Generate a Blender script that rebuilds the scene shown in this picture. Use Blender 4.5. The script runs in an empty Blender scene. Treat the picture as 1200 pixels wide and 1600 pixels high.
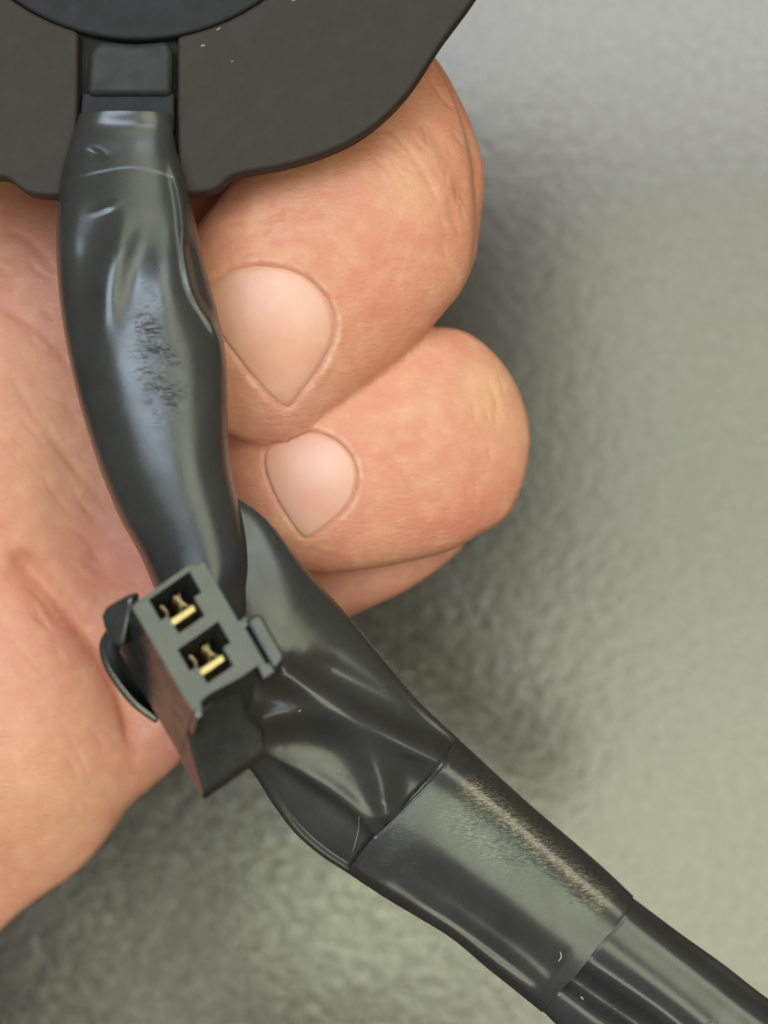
import bpy, bmesh, math, random
import numpy as np
import openvdb
from mathutils import Vector

random.seed(4)
rng = np.random.default_rng(4)
sc = bpy.context.scene
COL = sc.collection

# ------------------------------------------------------------------ camera
FPX = 2400.0            # focal length in photograph pixels
CAMZ = 0.30             # camera height over the work surface (metres)
cam = bpy.data.objects.new('camera', bpy.data.cameras.new('camera'))
COL.objects.link(cam)
cam.location = (0, 0, CAMZ)
cam.data.sensor_fit = 'VERTICAL'
cam.data.sensor_height = 24
cam.data.lens = 24 * FPX / 1600
cam.data.clip_start = 0.01
cam.data.clip_end = 50
cam.data.dof.use_dof = True
cam.data.dof.focus_distance = 0.176
cam.data.dof.aperture_fstop = 10
sc.camera = cam

# ------------------------------------------------------------------ world and lamps
w = bpy.data.worlds.new("World")
sc.world = w
w.use_nodes = True
bg = w.node_tree.nodes['Background']
bg.inputs[0].default_value = (0.92, 0.90, 0.84, 1)
bg.inputs[1].default_value = 0.10


def area(name, loc, size, col, power, aim=None):
    l = bpy.data.lights.new(name, 'AREA')
    l.shape = 'RECTANGLE'
    l.size, l.size_y = size
    l.color = col
    l.energy = power
    o = bpy.data.objects.new(name, l)
    COL.objects.link(o)
    o.location = loc
    if aim:
        d = Vector(aim) - Vector(loc)
        o.rotation_euler = d.to_track_quat('-Z', 'Y').to_euler()
    return o


area('window_lamp', (0.38, 0.72, 1.5), (0.8, 0.60), (0.97, 1.0, 0.95), 6.6)
area('left_window_lamp', (-0.53, 0.22, 1.5), (0.90, 0.60), (0.68, 0.84, 1.0), 17.0)
area('garden_window_lamp', (0.55, -0.52, 1.5), (0.80, 0.8), (0.94, 1.0, 0.71), 8.8)
area('side_window_lamp', (0.565, 0.14, 1.5), (0.71, 0.50), (0.95, 1.0, 0.77), 3.8)
area('low_added_lamp', (0.00, -0.46, 1.5), (0.24, 0.13), (0.90, 1.0, 0.66), 1.0)  # extra lamp, put in for the pale patch low on the surface
area('small_added_lamp', (-0.29, -0.59, 1.5), (0.12, 0.16), (0.95, 1.0, 0.72), 0.42)  # added lamp that makes one small light patch at lower left
area('far_added_lamp', (0.25, 1.75, 1.5), (1.2, 0.9), (0.86, 1.0, 0.72), 9, (0, 0, 0.1))  # unseen lamp added to brighten the connector face

sc.view_settings.view_transform = 'Standard'
sc.view_settings.look = 'None'
sc.view_settings.exposure = 0.0
sc.view_settings.gamma = 1.0
sc.cycles.use_denoising = True
sc.cycles.max_bounces = 8


# ------------------------------------------------------------------ helpers
def P(px, py, z):
    """photograph pixel + height -> world coordinates (arrays allowed)"""
    d = CAMZ - z
    return (px - 600.0) / FPX * d, -(py - 800.0) / FPX * d, z


def to_px(x, y, z):
    d = CAMZ - z
    return x / d * FPX + 600.0, -y / d * FPX + 800.0


def resample(pts, n):
    """smooth Catmull-Rom through the points, n samples evenly spaced by length"""
    p = np.array(pts, float)
    q = np.vstack([2 * p[0] - p[1], p, 2 * p[-1] - p[-2]])
    out = []
    for i in range(1, len(q) - 2):
        t = np.linspace(0, 1, 24, endpoint=False)[:, None]
        a, b, c, d = q[i - 1], q[i], q[i + 1], q[i + 2]
        out.append(0.5 * (2 * b + (c - a) * t + (2 * a - 5 * b + 4 * c - d) * t ** 2 + (3 * b - a - 3 * c + d) * t ** 3))
    out.append(p[-1:])
    o = np.vstack(out)
    s = np.r_[0, np.cumsum(np.linalg.norm(np.diff(o, axis=0), axis=1))]
    u = np.linspace(0, s[-1], n)
    return np.stack([np.interp(u, s, o[:, k]) for k in range(o.shape[1])], 1)


def smooth_loop(pts, n):
    p = list(pts)
    full = resample(p[-3:] + p + p[:4], 24 * (len(p) + 7))
    s0 = p[0]; i0 = min(range(len(full) // 2), key=lambda i: np.hypot(*(full[i] - s0)))
    j0 = max(range(len(full) // 2, len(full)), key=lambda i: -np.hypot(*(full[i] - s0)))
    f = full[i0:j0]
    s = np.r_[0, np.cumsum(np.linalg.norm(np.diff(f, axis=0), axis=1))]
    u = np.linspace(0, s[-1], n, endpoint=False)
    return np.stack([np.interp(u, s, f[:, k]) for k in (0, 1)], 1)


def seg_dist(X, Y, line):
    """distance to a polyline, signed side, and parameter 0..1 along it"""
    line = np.asarray(line, float)
    L = np.r_[0, np.cumsum(np.linalg.norm(np.diff(line, axis=0), axis=1))]
    best = np.full(X.shape, 1e18); side = np.zeros(X.shape); par = np.zeros(X.shape)
    for i in range(len(line) - 1):
        ax, ay = line[i]; bx, by = line[i + 1]
        dx, dy = bx - ax, by - ay
        l2 = dx * dx + dy * dy + 1e-12
        t = np.clip(((X - ax) * dx + (Y - ay) * dy) / l2, 0, 1)
        ex = X - ax - t * dx; ey = Y - ay - t * dy
        d = ex * ex + ey * ey
        m = d < best
        best = np.where(m, d, best)
        side = np.where(m, dx * ey - dy * ex, side)
        par = np.where(m, (L[i] + t * (L[i + 1] - L[i])) / L[-1], par)
    return np.sqrt(best), np.sign(side), par


def inside(X, Y, poly):
    r = np.zeros(X.shape, bool)
    n = len(poly)
    for i in range(n):
        x0, y0 = poly[i]; x1, y1 = poly[(i + 1) % n]
        if y0 == y1:
            continue
        c = ((y0 > Y) != (y1 > Y)) & (X < (x1 - x0) * (Y - y0) / (y1 - y0) + x0)
        r ^= c
    return r


def ridge(X, Y, line, width, amp, skew=1.0, fade=(0.12, 0.12)):
    """a fold: gaussian bump along a polyline; skew>1 = steeper on the positive side"""
    d, s, t = seg_dist(X, Y, resample(line, 40))
    wd = np.where(s > 0, width / skew, width)
    g = np.exp(-(d / wd) ** 2)
    f0 = np.clip(t / fade[0], 0, 1) if fade[0] > 0 else 1.0
    f1 = np.clip((1 - t) / fade[1], 0, 1) if fade[1] > 0 else 1.0
    f = f0 * f1
    f = f * f * (3 - 2 * f)
    return amp * g * f


def blob(X, Y, cx, cy, rx, ry, amp, ang=0):
    c, s = math.cos(math.radians(ang)), math.sin(math.radians(ang))
    u = (X - cx) * c + (Y - cy) * s
    v = -(X - cx) * s + (Y - cy) * c
    return amp * np.exp(-(u / rx) ** 2 - (v / ry) ** 2)


def noise2(X, Y, scale, seed, oct=3):
    """value noise in python for shape irregularity"""
    r = np.random.default_rng(seed)
    out = np.zeros(X.shape); a = 1.0
    for o in range(oct):
        T = r.random((64, 64)) * 2 - 1
        u = X / scale * 2 ** o; v = Y / scale * 2 ** o
        i = np.floor(u).astype(int); j = np.floor(v).astype(int)
        fu = u - i; fv = v - j
        fu = fu * fu * (3 - 2 * fu); fv = fv * fv * (3 - 2 * fv)
        g = lambda a_, b_: T[a_ % 64, b_ % 64]
        out += a * ((g(i, j) * (1 - fu) + g(i + 1, j) * fu) * (1 - fv) + (g(i, j + 1) * (1 - fu) + g(i + 1, j + 1) * fu) * fv)
        a *= 0.5
    return out


def sstep(t):
    t = np.clip(t, 0, 1)
    return t * t * t * (t * (6 * t - 15) + 10)


def mesh_obj(name, verts, faces, mat, parent=None, smooth=True):
    me = bpy.data.meshes.new(name)
    me.from_pydata([tuple(v) for v in verts], [], [tuple(int(i) for i in f) for f in faces])
    me.update()
    if smooth:
        me.polygons.foreach_set('use_smooth', [True] * len(me.polygons))
    o = bpy.data.objects.new(name, me)
    COL.objects.link(o)
    if mat:
        me.materials.append(mat)
    if parent:
        o.parent = parent
    return o


def empty(name, loc, label, cat, group=None):
    o = bpy.data.objects.new(name, None)
    COL.objects.link(o)
    o.location = loc
    o.empty_display_size = 0.005
    o['label'] = label; o['category'] = cat
    if group:
        o['group'] = group
    return o


def adopt(ch, parent):
    ch.parent = parent
    ch.matrix_parent_inverse = parent.matrix_basis.inverted() if parent.type == 'EMPTY' else ch.matrix_parent_inverse
    return ch


# ------------------------------------------------------------------ materials
def nmat(name):
    m = bpy.data.materials.new(name)
    m.use_nodes = True
    nt = m.node_tree
    return m, nt, nt.nodes['Principled BSDF']


def N(nt, t, **kw):
    n = nt.nodes.new(t)
    for k, v in kw.items():
        if k in n.inputs.keys():
            n.inputs[k].default_value = v
        else:
            setattr(n, k, v)
    return n


def coords(nt, scale=(1, 1, 1), rot=(0, 0, 0)):
    tc = N(nt, 'ShaderNodeNewGeometry')
    mp = N(nt, 'ShaderNodeMapping')
    mp.inputs['Scale'].default_value = scale
    mp.inputs['Rotation'].default_value = rot
    nt.links.new(tc.outputs['Position'], mp.inputs[0])
    return mp.outputs[0]


def noise(nt, vec, scale, detail=4, rough=0.55, dist=0):
    n = N(nt, 'ShaderNodeTexNoise')
    n.inputs['Scale'].default_value = scale
    n.inputs['Detail'].default_value = detail
    n.inputs['Roughness'].default_value = rough
    n.inputs['Distortion'].default_value = dist
    nt.links.new(vec, n.inputs['Vector'])
    return n.outputs['Fac']


def ramp(nt, fac, stops):
    r = N(nt, 'ShaderNodeValToRGB')
    el = r.color_ramp.elements
    while len(el) < len(stops):
        el.new(0.5)
    for e, (p, c) in zip(el, stops):
        e.position = p
        e.color = (*c, 1) if isinstance(c, tuple) else (c, c, c, 1)
    nt.links.new(fac, r.inputs[0])
    return r.outputs[0]


def mix(nt, fac, a, b, mode='MIX'):
    m = N(nt, 'ShaderNodeMix')
    m.data_type = 'RGBA'
    m.blend_type = mode
    if isinstance(fac, (int, float)):
        m.inputs[0].default_value = fac
    else:
        nt.links.new(fac, m.inputs[0])
    for i, v in ((6, a), (7, b)):
        if isinstance(v, tuple):
            m.inputs[i].default_value = (*v, 1) if len(v) == 3 else v
        else:
            nt.links.new(v, m.inputs[i])
    return m.outputs[2]


def bump(nt, height, strength, dist, prev=None):
    b = N(nt, 'ShaderNodeBump')
    b.inputs['Strength'].default_value = strength
    b.inputs['Distance'].default_value = dist
    nt.links.new(height, b.inputs['Height'])
    if prev is not None:
        nt.links.new(prev, b.inputs['Normal'])
    return b.outputs[0]


def attr(nt, name):
    a = N(nt, 'ShaderNodeAttribute')
    a.attribute_name = name
    return a


def math_node(nt, op, a, b):
    m = N(nt, 'ShaderNodeMath')
    m.operation = op
    for i, v in enumerate((a, b)):
        if isinstance(v, (int, float)):
            m.inputs[i].default_value = v
        else:
            nt.links.new(v, m.inputs[i])
    return m.outputs[0]


def skin_material():
    m, nt, b = nmat('skin')
    v = coords(nt)
    base = attr(nt, 'tone').outputs['Color']
    n1 = noise(nt, v, 90, 5, 0.6)
    n2 = noise(nt, v, 420, 4, 0.6)
    c = mix(nt, ramp(nt, n1, [(0.35, 0.0), (0.65, 0.55)]), base, (0.62, 0.255, 0.15))
    c = mix(nt, ramp(nt, n2, [(0.45, 0.0), (0.75, 0.35)]), c, (0.80, 0.45, 0.26))
    nt.links.new(c, b.inputs['Base Color'])
    b.inputs['Subsurface Weight'].default_value = 0.12
    b.inputs['Subsurface Radius'].default_value = (1.0, 0.35, 0.18)
    b.inputs['Subsurface Scale'].default_value = 0.0022
    b.inputs['Roughness'].default_value = 0.47
    b.inputs['Specular IOR Level'].default_value = 0.35
    # pores and fine furrows
    vs = coords(nt, (1, 2.6, 1), (0, 0, 0.75))
    f1 = noise(nt, vs, 700, 4, 0.62, 0.5)
    vo = N(nt, 'ShaderNodeTexVoronoi')
    vo.feature = 'DISTANCE_TO_EDGE'
    vo.inputs['Scale'].default_value = 1500
    nt.links.new(v, vo.inputs['Vector'])
    h1 = bump(nt, f1, 0.6, 0.00022)
    h2 = bump(nt, vo.outputs['Distance'], 0.4, 0.00008, h1)
    nt.links.new(h2, b.inputs['Normal'])
    return m


def nail_material():
    m, nt, b = nmat('nail')
    base = attr(nt, 'tone').outputs['Color']
    v = coords(nt, (1, 1, 1))
    n = noise(nt, v, 160, 4)
    c = mix(nt, ramp(nt, n, [(0.4, 0.0), (0.7, 0.35)]), base, (0.85, 0.56, 0.41))
    nt.links.new(c, b.inputs['Base Color'])
    b.inputs['Subsurface Weight'].default_value = 0.2
    b.inputs['Subsurface Radius'].default_value = (1.0, 0.4, 0.25)
    b.inputs['Subsurface Scale'].default_value = 0.0015
    b.inputs['Roughness'].default_value = 0.36
    b.inputs['Specular IOR Level'].default_value = 0.4
    vs = coords(nt, (6, 1, 1), (0, 0, -0.75))
    f = noise(nt, vs, 350, 2)
    nt.links.new(bump(nt, f, 0.15, 0.00008), b.inputs['Normal'])
    return m


def tape_material():
    m, nt, b = nmat('vinyl_tape')
    v = coords(nt)
    n1 = noise(nt, v, 120, 5, 0.6)
    c = ramp(nt, n1, [(0.3, (0.034, 0.031, 0.029)), (0.7, (0.050, 0.046, 0.042))])
    res = attr(nt, 'painted_sheen').outputs['Fac']  # reflected sheen painted into the base colour as specks
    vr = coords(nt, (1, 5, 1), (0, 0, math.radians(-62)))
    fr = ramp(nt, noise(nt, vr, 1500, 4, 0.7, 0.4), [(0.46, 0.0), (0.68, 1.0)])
    hue = ramp(nt, attr(nt, 'sheen_hue').outputs['Fac'], [(0.3, (0.22, 0.30, 0.19)), (0.7, (0.42, 0.30, 0.17))])
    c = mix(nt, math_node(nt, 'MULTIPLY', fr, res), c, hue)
    nt.links.new(c, b.inputs['Base Color'])
    sca = attr(nt, 'scuff').outputs['Fac']
    # roughness: smudged film, scuffed where scraped
    n2 = noise(nt, v, 300, 4, 0.65)
    r0 = ramp(nt, n2, [(0.3, 0.24), (0.75, 0.34)])
    nt.links.new(math_node(nt, 'ADD', r0, math_node(nt, 'MULTIPLY', sca, 0.08)), b.inputs['Roughness'])
    b.inputs['Specular IOR Level'].default_value = 0.62
    f0 = noise(nt, v, 2600, 3, 0.6)
    h = bump(nt, f0, 0.12, 0.00004)
    # scuffs: short diagonal scratches
    vs = coords(nt, (1, 5, 1), (0, 0, math.radians(-38)))
    f1 = noise(nt, vs, 900, 5, 0.7, 0.6)
    f1b = math_node(nt, 'MULTIPLY', ramp(nt, f1, [(0.50, 0.0), (0.72, 1.0)]), math_node(nt, 'MULTIPLY', sca, ramp(nt, noise(nt, v, 420, 3), [(0.42, 0.0), (0.60, 1.0)])))
    h = bump(nt, f1b, 0.8, 0.00010, h)
    nt.links.new(h, b.inputs['Normal'])
    return m


def plastic(name, col, rough=0.4, spec=0.5, grain=1800, gs=0.15, gd=0.00005, var=0.25, cvar=None):
    m, nt, b = nmat(name)
    v = coords(nt)
    n = noise(nt, v, 260, 5, 0.65)
    lo = tuple(x * (1 - var) for x in col)
    hi = cvar or tuple(x * (1 + var) for x in col)
    nt.links.new(ramp(nt, n, [(0.3, lo), (0.7, hi)]), b.inputs['Base Color'])
    nt.links.new(ramp(nt, noise(nt, v, 500, 4), [(0.3, rough - 0.06), (0.7, rough + 0.08)]), b.inputs['Roughness'])
    b.inputs['Specular IOR Level'].default_value = spec
    nt.links.new(bump(nt, noise(nt, v, grain, 3, 0.6), gs, gd), b.inputs['Normal'])
    return m


def metal(name, col, rough):
    m, nt, b = nmat(name)
    v = coords(nt)
    nt.links.new(ramp(nt, noise(nt, v, 900, 4), [(0.3, tuple(x * 0.75 for x in col)), (0.7, col)]), b.inputs['Base Color'])
    b.inputs['Metallic'].default_value = 1
    b.inputs['Roughness'].default_value = rough
    return m


def surface_material():
    """dark grained vinyl of the work surface"""
    m, nt, b = nmat('grained_vinyl')
    v = coords(nt)
    n = noise(nt, v, 40, 5, 0.6)
    nt.links.new(ramp(nt, n, [(0.3, (0.040, 0.028, 0.021)), (0.7, (0.050, 0.036, 0.027))]), b.inputs['Base Color'])
    b.inputs['Roughness'].default_value = 0.165
    nt.links.new(ramp(nt, noise(nt, v, 650, 4, 0.65), [(0.32, 0.72), (0.68, 1.0)]), b.inputs['Specular IOR Level'])
    b.inputs['IOR'].default_value = 1.62
    vs = coords(nt, (1, 1.5, 1), (0, 0, 0.35))
    g1 = noise(nt, vs, 430, 3, 0.5, 0.6)
    vo = N(nt, 'ShaderNodeTexVoronoi')
    vo.feature = 'SMOOTH_F1'
    vo.inputs['Scale'].default_value = 520
    nt.links.new(vs, vo.inputs['Vector'])
    sx = N(nt, 'ShaderNodeSeparateXYZ')
    nt.links.new(v, sx.inputs[0])
    mr = N(nt, 'ShaderNodeMapRange')
    nt.links.new(sx.outputs[1], mr.inputs[0])
    for i_, q_ in ((1, -0.06), (2, 0.03), (3, 1.3), (4, 0.30)):
        mr.inputs[i_].default_value = q_
    pat = math_node(nt, 'MULTIPLY', ramp(nt, noise(nt, v, 14, 3), [(0.35, 0.5), (0.65, 1.0)]), mr.outputs[0])
    h = bump(nt, math_node(nt, 'MULTIPLY', g1, pat), 0.32, 0.0004)
    h = bump(nt, vo.outputs['Distance'], 0.10, 0.0003, h)
    nt.links.new(h, b.inputs['Normal'])
    return m


M_SKIN = skin_material()
M_NAIL = nail_material()
M_TAPE = tape_material()
M_PLATE = plastic('matte_housing_plastic', (0.044, 0.034, 0.028), 0.66, 0.2, 2200, 0.3, 0.00005, 0.04)
M_DISC = plastic('satin_black_plastic', (0.026, 0.024, 0.025), 0.66, 0.2, 2200, 0.25, 0.00005, 0.04)
M_TAB = plastic('tab_plastic', (0.032, 0.030, 0.027), 0.5, 0.2)
M_CONN = plastic('connector_nylon', (0.030, 0.029, 0.025), 0.24, 1.0, 1500, 0.12, 0.00005)
M_DARK = plastic('cavity_black', (0.006, 0.005, 0.004), 0.5, 0.3)  # near-black base, also paints the shade behind the strap
M_GOLD = metal('gold_contact', (0.72, 0.53, 0.25), 0.42)
M_BRASS = metal('tarnished_brass', (0.50, 0.36, 0.17), 0.38)
M_LINT = plastic('lint', (0.42, 0.40, 0.35), 0.5, 0.4)
M_GROUND = surface_material()

# ------------------------------------------------------------------ work surface (setting)
g = mesh_obj('work_surface', [(-1.5, -1.5, 0), (1.5, -1.5, 0), (1.5, 1.5, 0), (-1.5, 1.5, 0)], [(0, 1, 2, 3)], M_GROUND, smooth=False)
g['kind'] = 'structure'

# ------------------------------------------------------------------ the hand
VX = 0.00045
X0, X1, Y0, Y1, Z0, Z1 = -0.092, 0.026, -0.085, 0.066, 0.072, 0.132
nx = int((X1 - X0) / VX); ny = int((Y1 - Y0) / VX); nz = int((Z1 - Z0) / VX)
gx = X0 + VX * np.arange(nx); gy = Y0 + VX * np.arange(ny); gz = Z0 + VX * np.arange(nz)
GX, GY = np.meshgrid(gx, gy, indexing='ij')


def inflate(px_poly, z, it=500):
    """2u of the Poisson inflation of an outline (positive inside, negative outside)"""
    lp = smooth_loop(px_poly, 160)
    wx, wy, _ = P(lp[:, 0], lp[:, 1], z)
    poly = np.stack([wx, wy], 1)
    ins = inside(GX, GY, poly)
    d, _, _ = seg_dist(GX, GY, np.vstack([poly, poly[:1]]))
    u = np.zeros(GX.shape)
    # SOR, red-black; index window only
    ii = np.where(ins.any(1))[0]; jj = np.where(ins.any(0))[0]
    a0, a1, b0, b1 = max(ii[0] - 1, 0), min(ii[-1] + 2, nx), max(jj[0] - 1, 0), min(jj[-1] + 2, ny)
    U = np.zeros((a1 - a0 + 2, b1 - b0 + 2)); Mk = np.zeros(U.shape, bool)
    Mk[1:-1, 1:-1] = ins[a0:a1, b0:b1]
    I, J = np.indices(U.shape)
    red = Mk & ((I + J) % 2 == 0); blk = Mk & ((I + J) % 2 == 1)
    om = 2 / (1 + math.sin(math.pi / max(U.shape)))
    h2 = VX * VX
    for k in range(it):
        for m_ in (red, blk):
            av = np.zeros_like(U)
            av[1:-1, 1:-1] = 0.25 * (U[2:, 1:-1] + U[:-2, 1:-1] + U[1:-1, 2:] + U[1:-1, :-2] + h2)
            U = np.where(m_, U + om * (av - U), U)
    u[a0:a1, b0:b1] = U[1:-1, 1:-1]
    w_ = math.sqrt(max(2 * u.max(), 1e-9))
    q = 2 * np.where(ins, u, 0)
    # blend first cells so the border is crisp, not stair-stepped
    edge = ins & (d < 1.5 * VX)
    return np.where(ins, np.where(edge, 2 * w_ * d * 0.75 + 0.25 * q, q), -(2 * w_ * d + d * d)), w_, ins


def field(px_poly, z, s, dz=None, it=500):
    q, w_, ins = inflate(px_poly, z, it)
    zc = z + (dz if dz is not None else 0.0)
    top = zc + s * np.sqrt(np.clip(q, 0, None))
    K = w_ * w_
    F = np.sqrt(((gz[None, None, :] - (zc[:, :, None] if dz is not None else zc)) / s) ** 2 + np.clip(K - q, 0, None)[:, :, None]) - w_
    return (F * min(1.0, s * 1.2)).astype(np.float32), top, ins


def smin(a, b, k):
    h = np.clip(0.5 + 0.5 * (b - a) / k, 0, 1)
    return b * (1 - h) + a * h - k * h * (1 - h)


PXg, PYg = to_px(GX, GY, 0.108)
POLY_A = [(290, 400), (335, 325), (430, 225), (560, 130), (655, 82), (700, 130), (733, 225), (744, 330), (733, 430),
          (680, 503), (610, 575), (525, 642), (470, 682), (420, 694), (365, 682), (300, 620), (272, 510)]
POLY_AK = [(540, 60), (640, 60), (683, 95), (716, 150), (742, 210), (757, 275), (750, 355), (736, 425), (690, 485), (600, 480), (520, 300)]
POLY_B = [(345, 740), (365, 665), (450, 590), (560, 550), (635, 520), (690, 510), (738, 523), (783, 562), (813, 612), (829, 668),
          (826, 725), (810, 778), (788, 812), (745, 838), (700, 862), (620, 882), (550, 893), (490, 896), (430, 885), (370, 830)]
POLY_C = [(400, 900), (470, 860), (600, 830), (700, 825), (728, 845), (700, 878), (640, 920), (590, 945), (548, 964), (480, 1000), (410, 980)]
POLY_PROX = [(150, 150), (400, 120), (620, 170), (690, 330), (650, 480), (680, 600), (720, 700), (690, 800), (610, 870), (540, 920), (440, 960), (200, 980)]
POLY_PALM = [(-420, 60), (0, 40), (250, 60), (400, 250), (430, 520), (440, 800), (380, 1060), (285, 1186), (230, 1238), (198, 1264), (162, 1318),
             (112, 1371), (52, 1413), (0, 1457), (-90, 1540), (-260, 1650), (-420, 1500)]

# tilt and mounds of the palm
dzp = (-0.004 + blob(PXg, PYg, 20, 1180, 170, 260, 0.0055, -25) + blob(PXg, PYg, -60, 620, 200, 220, 0.003)
       - blob(PXg, PYg, 180, 900, 90, 260, 0.004, -20) + ridge(PXg, PYg, [(0, 860), (90, 960), (165, 1060), (205, 1180)], 26, -0.0016)
       + blob(PXg, PYg, 245, 1120, 40, 70, 0.0012, -20))
FP, topP, insP = field(POLY_PALM, 0.098, 0.30, dzp, 700)
FX, topX, _ = field(POLY_PROX, 0.096, 0.34, None, 400)
F = smin(FP, FX, 0.004)
FC, topC, insC = field(POLY_C, 0.100, 0.8)
F = smin(F, FC, 0.0015)
FK, topK, insK = field(POLY_AK, 0.108, 0.60)
dzb = (PXg - 600) * -0.000004
FB, topB, insB = field(POLY_B, 0.1095, 0.62, dzb)
FA, topA, insA = field(POLY_A, 0.1145, 0.66, (PXg - 520) * -0.000006)
F = smin(F, FK, 0.002)
F = smin(F, FB, 0.0010)
F = smin(F, FA, 0.0009)
del FP, FX, FC, FK, FB, FA
grid = openvdb.FloatGrid(background=0.01)
grid.copyFromArray(np.ascontiguousarray(np.clip(F, -0.01, 0.01)))
vs_, qs_ = grid.convertToQuads(isovalue=0.0)
del F
V = np.asarray(vs_, float) * VX + np.array([X0, Y0, Z0])
Q = np.asarray(qs_, int)


def laplace(V, Q, it, lam=0.5):
    e = np.vstack([Q[:, [0, 1]], Q[:, [1, 2]], Q[:, [2, 3]], Q[:, [3, 0]]])
    e = np.vstack([e, e[:, ::-1]])
    cnt = np.bincount(e[:, 0], minlength=len(V))
    for _ in range(it):
        acc = np.stack([np.bincount(e[:, 0], V[e[:, 1], k], minlength=len(V)) for k in range(3)], 1)
        V = V + lam * (acc / np.maximum(cnt, 1)[:, None] - V)
    return V


def subdivide(V, Q):
    e = np.vstack([Q[:, [0, 1]], Q[:, [1, 2]], Q[:, [2, 3]], Q[:, [3, 0]]])
    es = np.sort(e, 1)
    ue, inv = np.unique(es, axis=0, return_inverse=True)
    inv = np.asarray(inv).reshape(-1)
    mid = V[ue].mean(1)
    fc = V[Q].mean(1)
    nV, nE, nF = len(V), len(ue), len(Q)
    m = (inv + nV).reshape(4, nF)
    c = nV + nE + np.arange(nF)
    return np.vstack([V, mid, fc]), np.vstack([
        np.stack([Q[:, 0], m[0], c, m[3]], 1), np.stack([Q[:, 1], m[1], c, m[0]], 1),
        np.stack([Q[:, 2], m[2], c, m[1]], 1), np.stack([Q[:, 3], m[3], c, m[2]], 1)])


V = laplace(V, Q, 5)
V, Q = subdivide(V, Q)
V = laplace(V, Q, 3)


def vnormals(V, Q):
    n = np.cross(V[Q[:, 2]] - V[Q[:, 0]], V[Q[:, 3]] - V[Q[:, 1]])
    out = np.zeros_like(V)
    for k in range(4):
        for c in range(3):
            out[:, c] += np.bincount(Q[:, k], n[:, c], minlength=len(V))
    return out / np.maximum(np.linalg.norm(out, axis=1, keepdims=True), 1e-20)


NRM = vnormals(V, Q)
if (NRM[:, 2] * (V[:, 2] - 0.1)).mean() < 0:
    Q = Q[:, ::-1]; NRM = -NRM
PX, PY = to_px(V[:, 0], V[:, 1], V[:, 2])


def gsample(G, x, y):
    i = np.clip((x - X0) / VX, 0, nx - 1.001); j = np.clip((y - Y0) / VX, 0, ny - 1.001)
    a = i.astype(int); b = j.astype(int); fa = i - a; fb = j - b
    return (G[a, b] * (1 - fa) + G[a + 1, b] * fa) * (1 - fb) + (G[a, b + 1] * (1 - fa) + G[a + 1, b + 1] * fa) * fb


NAIL_A = [(318, 452), (345, 430), (372, 418), (402, 413), (440, 417), (478, 432), (506, 458), (521, 487), (524, 512), (518, 540), (503, 570),
          (485, 596), (468, 618), (456, 635), (446, 638), (430, 627), (410, 607), (385, 578), (365, 553), (350, 533), (330, 500)]
NAIL_B = [(414, 703), (432, 686), (456, 676), (482, 673), (508, 678), (532, 692), (550, 714), (558, 738), (556, 764), (546, 788), (528, 808),
          (504, 827), (484, 841), (472, 840), (460, 826), (446, 805), (431, 780), (419, 752), (412, 727)]
zA = gsample(topA, V[:, 0], V[:, 1]); zB = gsample(topB, V[:, 0], V[:, 1])
inA_ = gsample(insA.astype(float), V[:, 0], V[:, 1]) > 0.5; inB_ = gsample(insB.astype(float), V[:, 0], V[:, 1]) > 0.5
onA = inA_ & (np.abs(V[:, 2] - zA) < 0.0025) & (NRM[:, 2] > 0)
onB = inB_ & (np.abs(V[:, 2] - zB) < 0.0025) & (NRM[:, 2] > 0) & ~onA
palm_v = ~onA & ~onB & (PX < 420)
D = np.zeros(len(V))
for poly, on, free in ((NAIL_A, onA, (455, 640, 345, 530)), (NAIL_B, onB, (478, 845, 412, 735))):
    lp = smooth_loop(poly, 90)
    sel = on & (PX > lp[:, 0].min() - 60) & (PX < lp[:, 0].max() + 60) & (PY > lp[:, 1].min() - 60) & (PY < lp[:, 1].max() + 60)
    idx = np.where(sel)[0]
    dd, _, _ = seg_dist(PX[idx], PY[idx], np.vstack([lp, lp[:1]]))
    ins = inside(PX[idx], PY[idx], lp)
    df, _, _ = seg_dist(PX[idx], PY[idx], [(free[0], free[1]), (free[2], free[3])])
    fr = np.exp(-(df / 22.0) ** 2)
    nv_ = 0.75 + 0.45 * noise2(PX[idx], PY[idx], 26, 9, 3)
    h = np.where(ins, -0.00045 * np.clip(dd / 6, 0, 1) - 0.00010, -0.00020 * np.exp(-(dd / 3.0) ** 2) + (0.00010 - 0.00008 * fr) * nv_ * np.exp(-((dd - 9) / 8.0) ** 2) + (0.00010 - 0.00008 * fr) * np.exp(-((dd - 20) / 24.0) ** 2))
    D[idx] += h


def crease(line, width, amp, sel, fade=(0.25, 0.25)):
    idx = np.where(sel & (PX > min(p[0] for p in line) - 40) & (PX < max(p[0] for p in line) + 40)
                   & (PY > min(p[1] for p in line) - 40) & (PY < max(p[1] for p in line) + 40))[0]
    if len(idx):
        D[idx] += ridge(PX[idx], PY[idx], line, width, amp, fade=fade)


top_v = NRM[:, 2] > 0
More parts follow.
